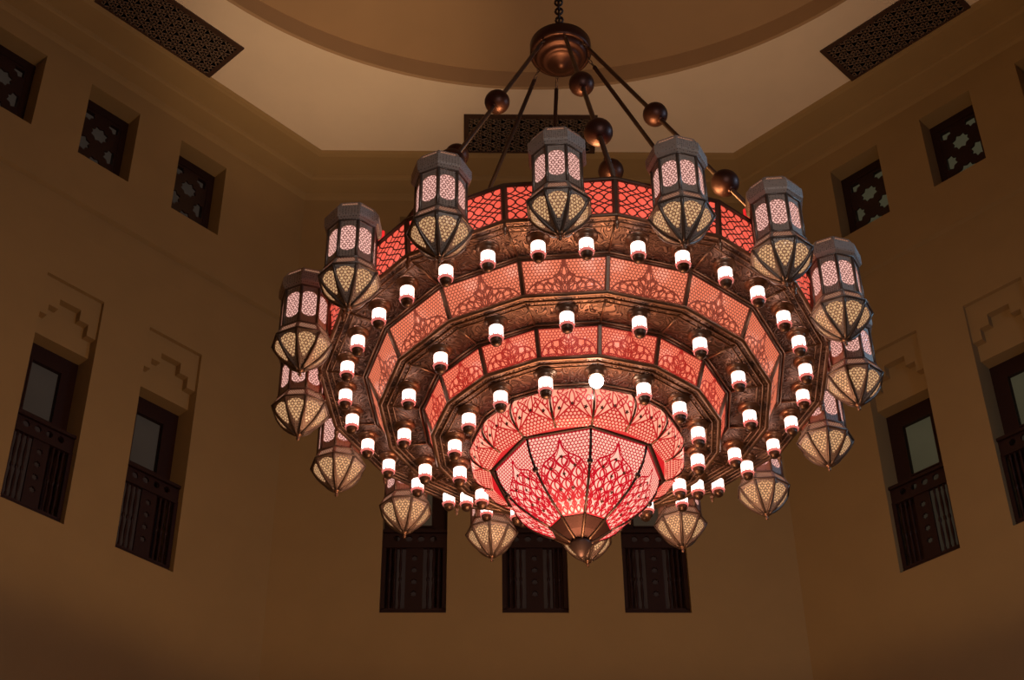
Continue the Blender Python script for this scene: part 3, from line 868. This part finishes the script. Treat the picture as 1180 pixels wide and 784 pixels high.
# ring lanterns -----------------------------------------------------------------
RLN = 2.285
ZT0 = 9.31    # tip
def o8(r, z): return [Vector((r*math.cos(PI/8+k*PI/4), r*math.sin(PI/8+k*PI/4), z)) for k in range(8)]
def facering(mb, r0, z0_, r1, z1_, uvm='unit'):
    A, B = o8(r0, z0_), o8(r1, z1_)
    for k in range(8):
        a, b, c, d = A[k], A[(k+1) % 8], B[(k+1) % 8], B[k]
        w0 = r0/max(r0, r1); w1 = r1/max(r0, r1)
        mb.face([a, b, c, d], [(-w0, 0), (w0, 0), (w1, 1), (-w1, 1)])
def lantern_meshes():
    out = {}
    def quads(r0, z0_, r1, z1_, B=0.0):
        """eight faces as (map, half width bottom, half width top, length)"""
        a0, a1, h0, h1 = r0*math.cos(PI/8), r1*math.cos(PI/8), r0*math.sin(PI/8), r1*math.sin(PI/8)
        Ln = math.hypot(a1-a0, z1_-z0_); nx, nz = (z1_-z0_)/Ln, -(a1-a0)/Ln
        fs = []
        for k in range(8):
            c, s_ = math.cos(k*PI/4), math.sin(k*PI/4)
            def f(u, v, l, c=c, s_=s_):
                q = v/Ln; xl = a0+(a1-a0)*q; bq = B*math.sin(PI*min(max(q, 0), 1)**1.05)
                xb = xl+nx*bq; u = u*xb/xl; x = xb+nx*l; z = z0_+(z1_-z0_)*q+nz*(bq+l)
                return (x*c-u*s_, x*s_+u*c, z)
            fs.append(f)
        return fs, h0, h1, Ln
    def window(spec, hole, net, netw, gmat, gname, pname, nname, inset=.006):
        fs, h0, h1, Ln = quads(*spec)
        g = MB(); pl = MB(); nt = MB()
        NS = 8 if len(spec) > 4 else 1
        edge = [(h0+(h1-h0)*k/NS, Ln*k/NS) for k in range(NS+1)]
        pm = plate_mesh('tmp', edge+[(-x, y) for x, y in edge[::-1]], [hole], .006)
        vs = [tuple(v.co) for v in pm.vertices]; fcs = [list(p.vertices) for p in pm.polygons]
        bpy.data.meshes.remove(pm)
        def inh(x, y):
            c = False; j = len(hole)-1
            for i in range(len(hole)):
                (xi, yi), (xj, yj) = hole[i], hole[j]
                if (yi > y) != (yj > y) and x < (xj-xi)*(y-yi)/(yj-yi)+xi: c = not c
                j = i
            return c
        segs = clipseg(net, inh)
        for f in fs:
            for (xa, ya), (xb_, yb) in zip(edge, edge[1:]):
                g.face([f(-xa, ya, -inset), f(xa, ya, -inset), f(xb_, yb, -inset), f(-xb_, yb, -inset)])
            for fc in fcs: pl.face([f(vs[i][0], vs[i][1], vs[i][2]) for i in fc])
            ribbons(nt, segs, netw, f, lift=-.001)
        out[gname] = g.mesh(gname, [gmat]); out[pname] = pl.mesh(pname, [M['perf']]); out[nname] = nt.mesh(nname, [M['lnet']])
    H = .37; w = .056
    oval = [(w*math.cos(t), .215+.075+.040*math.sin(t)) for t in [PI*i/9 for i in range(10)]]+[(w*math.cos(t), .215-.095+.040*math.sin(t)) for t in [PI+PI*i/9 for i in range(10)]]
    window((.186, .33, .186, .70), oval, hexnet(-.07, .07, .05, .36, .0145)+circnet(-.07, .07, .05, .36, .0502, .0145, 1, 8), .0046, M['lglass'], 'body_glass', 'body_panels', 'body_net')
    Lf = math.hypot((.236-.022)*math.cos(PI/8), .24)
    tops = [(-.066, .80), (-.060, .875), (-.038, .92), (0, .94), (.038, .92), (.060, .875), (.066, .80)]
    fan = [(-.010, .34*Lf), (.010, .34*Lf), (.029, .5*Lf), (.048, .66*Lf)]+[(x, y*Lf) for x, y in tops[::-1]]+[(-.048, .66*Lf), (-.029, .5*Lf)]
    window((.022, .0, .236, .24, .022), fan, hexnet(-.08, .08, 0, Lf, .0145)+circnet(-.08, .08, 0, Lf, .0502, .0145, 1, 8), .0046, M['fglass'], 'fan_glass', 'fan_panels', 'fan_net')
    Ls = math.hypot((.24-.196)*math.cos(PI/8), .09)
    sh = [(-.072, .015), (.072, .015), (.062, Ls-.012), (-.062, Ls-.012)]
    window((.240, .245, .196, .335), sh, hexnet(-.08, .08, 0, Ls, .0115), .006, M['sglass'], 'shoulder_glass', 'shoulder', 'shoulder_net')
    Lc = math.hypot((.216-.185)*math.cos(PI/8), .06)
    window((.216, .832, .185, .892), [(-.065, .012), (.065, .012), (.056, Lc-.01), (-.056, Lc-.01)], hexnet(-.08, .08, 0, Lc, .0115), .005, M['sglass'], 'crown_glass', 'crown', 'crown_net')
    mb = MB()
    for k in range(8):
        a = PI/8+k*PI/4; c, s = math.cos(a), math.sin(a)
        mb.tube((.189*c, .189*s, .32), (.189*c, .189*s, .715), .012, 6)
        fq, h0q, h1q, Lq = quads(.022, .0, .236, .24, .022)
        mb.path([Vector(fq[k](h0q+(h1q-h0q)*i/8, Lq*i/8, 0)) for i in range(9)], .013, 6)
    for r, z, w_ in ((.240, .242, .009), (.198, .335, .009), (.194, .71, .009)):
        mb.path(o8(r, z), w_, 6, True)
    out['ribs'] = mb.mesh('ribs', [M['lrib']])
    mb = MB(); mb.grid([o8(r, z) for r, z in ((.19, .70), (.222, .735), (.228, .75), (.228, .825), (.220, .835))], closed=True, smooth=False)
    out['cap'] = mb.mesh('cap', [M['perf']])
    mb = MB(); mb.grid([o8(.185, .892), o8(.10, .93), o8(.03, .96)], closed=True, smooth=False)
    out['lid'] = mb.mesh('lid', [M['perf']])
    mb = MB(); mb.lathe([(.030, .01), (.032, -.005), (.018, -.015), (.012, -.02), (.012, -.035), (.016, -.042), (.010, -.055), (0, -.06)], 12)
    out['finial'] = mb.mesh('finial', [M['brass']])
    for nm in ('ribs', 'cap', 'lid', 'finial', 'body_panels', 'fan_panels', 'shoulder', 'crown'):
        me = out[nm]
        bm = bmesh.new(); bm.from_mesh(me); bmesh.ops.remove_doubles(bm, verts=bm.verts, dist=1e-5); bmesh.ops.recalc_face_normals(bm, faces=bm.faces); bm.to_mesh(me); bm.free()
    mb = MB(); mb.box((-.24, 0, .60), (.12, .03, .05)); mb.box((-.24, 0, .42), (.12, .03, .05)); mb.box((-.205, 0, .51), (.03, .029, .20))
    mb2 = MB(); mb2.box((-.236, 0, .79), (.02, .15, .10)); out['inner_red_glow'] = mb2.mesh('inner_red_glow', [M['redglow']])  # emissive plate painting a red glow on the cap's inner side
    out['bracket'] = mb.mesh('bracket', [M['dark']])
    return out
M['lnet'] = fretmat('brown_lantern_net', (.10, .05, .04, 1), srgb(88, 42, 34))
M['redglow'] = glass('painted_red_glow', srgb(235, 36, 40))
LM = lantern_meshes()
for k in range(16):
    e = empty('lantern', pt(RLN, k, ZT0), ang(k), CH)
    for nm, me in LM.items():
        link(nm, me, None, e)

# hub, rods, balls, chain ------------------------------------------------------
mb = MB()
H0 = 13.66-Z0
mb.lathe([(0, .30), (.03, .30), (.05, .25), (.10, .20), (.20, .165), (.285, .15), (.300, .135), (.300, .02), (.290, .0), (.262, -.004), (.258, .01)], 40, (0, 0, H0))
hub = mb.build('hub', M['hub'], CH)
mb = MB(); mb.lathe([(.258, .012), (.25, -.03), (.225, -.055), (.215, -.05), (.19, -.085), (.165, -.105), (.155, -.10), (.12, -.125), (.07, -.14), (.05, -.165), (.02, -.18), (0, -.182)], 36, (0, 0, H0)); mb.build('hub_dish', M['hub'], CH)
for k in range(8):
    kk = 2*k+.5
    a, b = pt(.262, kk, 13.66), pt(2.118, kk, 10.0)
    d = (b-a)
    mb = MB()
    mb.tube(a+d*.035, b, .0205, 10)
    # two little links and an eye at the top end
    for j in range(3):
        c = a+d*(.006+.011*j); u = d.normalized(); w = u.orthogonal().normalized()
        if j % 2: w = u.cross(w)
        mb.path([c+u*.026*math.cos(t)+w*.014*math.sin(t) for t in [2*PI*i/10 for i in range(10)]], .005, 5, True)
    rod = mb.build('hanging_rod', M['dark'], CH)
    ts = ((.40, .112), (.728, .118)) if kk < 5 or kk > 11 else ((.27, .125),)
    if kk in (4.5, 8.5, 10.5): ts = ()
    for tt, r in ts:
        mb = MB(); c = a+d*tt; u = d.normalized()
        mb.sphere(c, r, 24, 16); mb.tube(c-u*(r+.018), c+u*(r+.018), .03, 12)
        mb.build('ball', M['hub'], rod)
mb = MB()
z = 13.93; j = 0
while z < ZR+.70:
    w = Vector((1, 0, 0)) if j % 2 else Vector((0, 1, 0))
    pts = []
    for i in range(12):
        t = 2*PI*i/12
        pts.append(Vector((0, 0, z-Z0+.045+.045*math.sin(t)))+w*.036*math.cos(t))
    mb.path(pts, .013, 5, True)
    z += .066; j += 1
mb.build('chain', M['iron'], CH)
mb = MB(); mb.lathe([(.02, -.12), (.05, -.08), (.12, -.04), (.16, 0), (.16, .04)], 24, (0, 0, ZR+.70-Z0)); mb.build('ceiling_cup', M['hub'], CH)

# ------------------------------------------------------------------ lights
def light(name, typ, loc, energy, col, **kw):
    l = bpy.data.lights.new(name, typ); l.energy = energy; l.color = col
    for k, v in kw.items(): setattr(l, k, v)
    o = bpy.data.objects.new(name, l); COL.objects.link(o); o.location = loc
    return o
WARM = (1.0, .61, .27)
o = light('added_drum_spot', 'SPOT', (OX, OY, 10.15), 430, WARM, shadow_soft_size=.5, spot_size=math.radians(173), spot_blend=.10)  # unseen upward spot added to light walls and ceiling
o.rotation_euler = (PI, 0, 0)
light('added_fill_below_bowl', 'POINT', (OX, OY, 7.3), 210, (1, .50, .27), shadow_soft_size=.5)  # unseen point light added, stands in for the glow of the jars
for k in range(8):
    a = PHI+ang(2*k+.0)
    d = Vector((math.cos(a), math.sin(a), 0))
    o = light('added_uplight', 'SPOT', Vector((OX, OY, 10.3))+d*1.2, 230, WARM, shadow_soft_size=.15, spot_size=math.radians(50), spot_blend=1.0)  # unseen spots added to brighten the outer ceiling
    aim = Vector((d.x*.42, d.y*.42, 1.0))
    o.rotation_euler = aim.to_track_quat('-Z', 'Y').to_euler()
def spot(tgt, e, size):
    o = light('added_ceiling_wash', 'SPOT', (OX, OY+.6, 10.4), e, (1, .66, .36), shadow_soft_size=.2, spot_size=math.radians(size), spot_blend=1.0)  # unseen spot added to brighten one part of the ceiling
    o.rotation_euler = (Vector(tgt)-o.location).to_track_quat('-Z', 'Y').to_euler()
spot((OX-2.8, OY+5.7, HC), 1350, 31)
spot((OX+2.6, OY+6.0, HC), 300, 34)
o = light('front_fill_light', 'AREA', (OX+1.5, OY-8.2, 9.5), 75, (.88, .92, 1.0), shape='RECTANGLE', size=2.0, size_y=1.5)  # unseen front fill added to lift the dark lantern faces
o.rotation_euler = (Vector((OX, OY, 10))-o.location).to_track_quat('-Z', 'Y').to_euler()
# unseen cool area light added for bluish glints on right-hand faces
o = light('added_cool_side_light', 'AREA', (OX+8.0, OY-1.5, 12.5), 130, (.30, .62, 1.0), shape='RECTANGLE', size=1.2, size_y=2.5)
o.rotation_euler = (Vector((OX, OY, 9.8))-o.location).to_track_quat('-Z', 'Y').to_euler()

w = bpy.data.worlds.new('world'); sc.world = w; w.use_nodes = True
w.node_tree.nodes['Background'].inputs[0].default_value = (.05, .028, .014, 1)
w.node_tree.nodes['Background'].inputs[1].default_value = .3

# ------------------------------------------------------------------ camera
cam = bpy.data.cameras.new('camera'); co = bpy.data.objects.new('camera', cam); COL.objects.link(co)
f, pitch, yaw, roll = 1895.48, .6609, .0270, -.0126
cam.sensor_width = 36; cam.sensor_fit = 'HORIZONTAL'; cam.lens = f*36/1180; cam.clip_end = 200
F = Vector((math.sin(yaw)*math.cos(pitch), math.cos(yaw)*math.cos(pitch), math.sin(pitch)))
R_ = Vector((math.cos(yaw), -math.sin(yaw), 0)); U_ = R_.cross(F)
c_, s_ = math.cos(roll), math.sin(roll)
R2, U2 = R_*c_+U_*s_, U_*c_-R_*s_
mt = Matrix((R2, U2, -F)).transposed().to_4x4(); mt.translation = Vector((0, 0, 1.6))
co.matrix_world = mt
sc.camera = co
sc.view_settings.view_transform = 'Standard'; sc.view_settings.look = 'None'
sc.view_settings.exposure = 0; sc.view_settings.gamma = 1
sc.view_settings.use_curve_mapping = False
sc.cycles.use_denoising = True
sc.cycles.sample_clamp_indirect = 3.0
sc.cycles.max_bounces = 6; sc.cycles.diffuse_bounces = 3; sc.cycles.glossy_bounces = 3
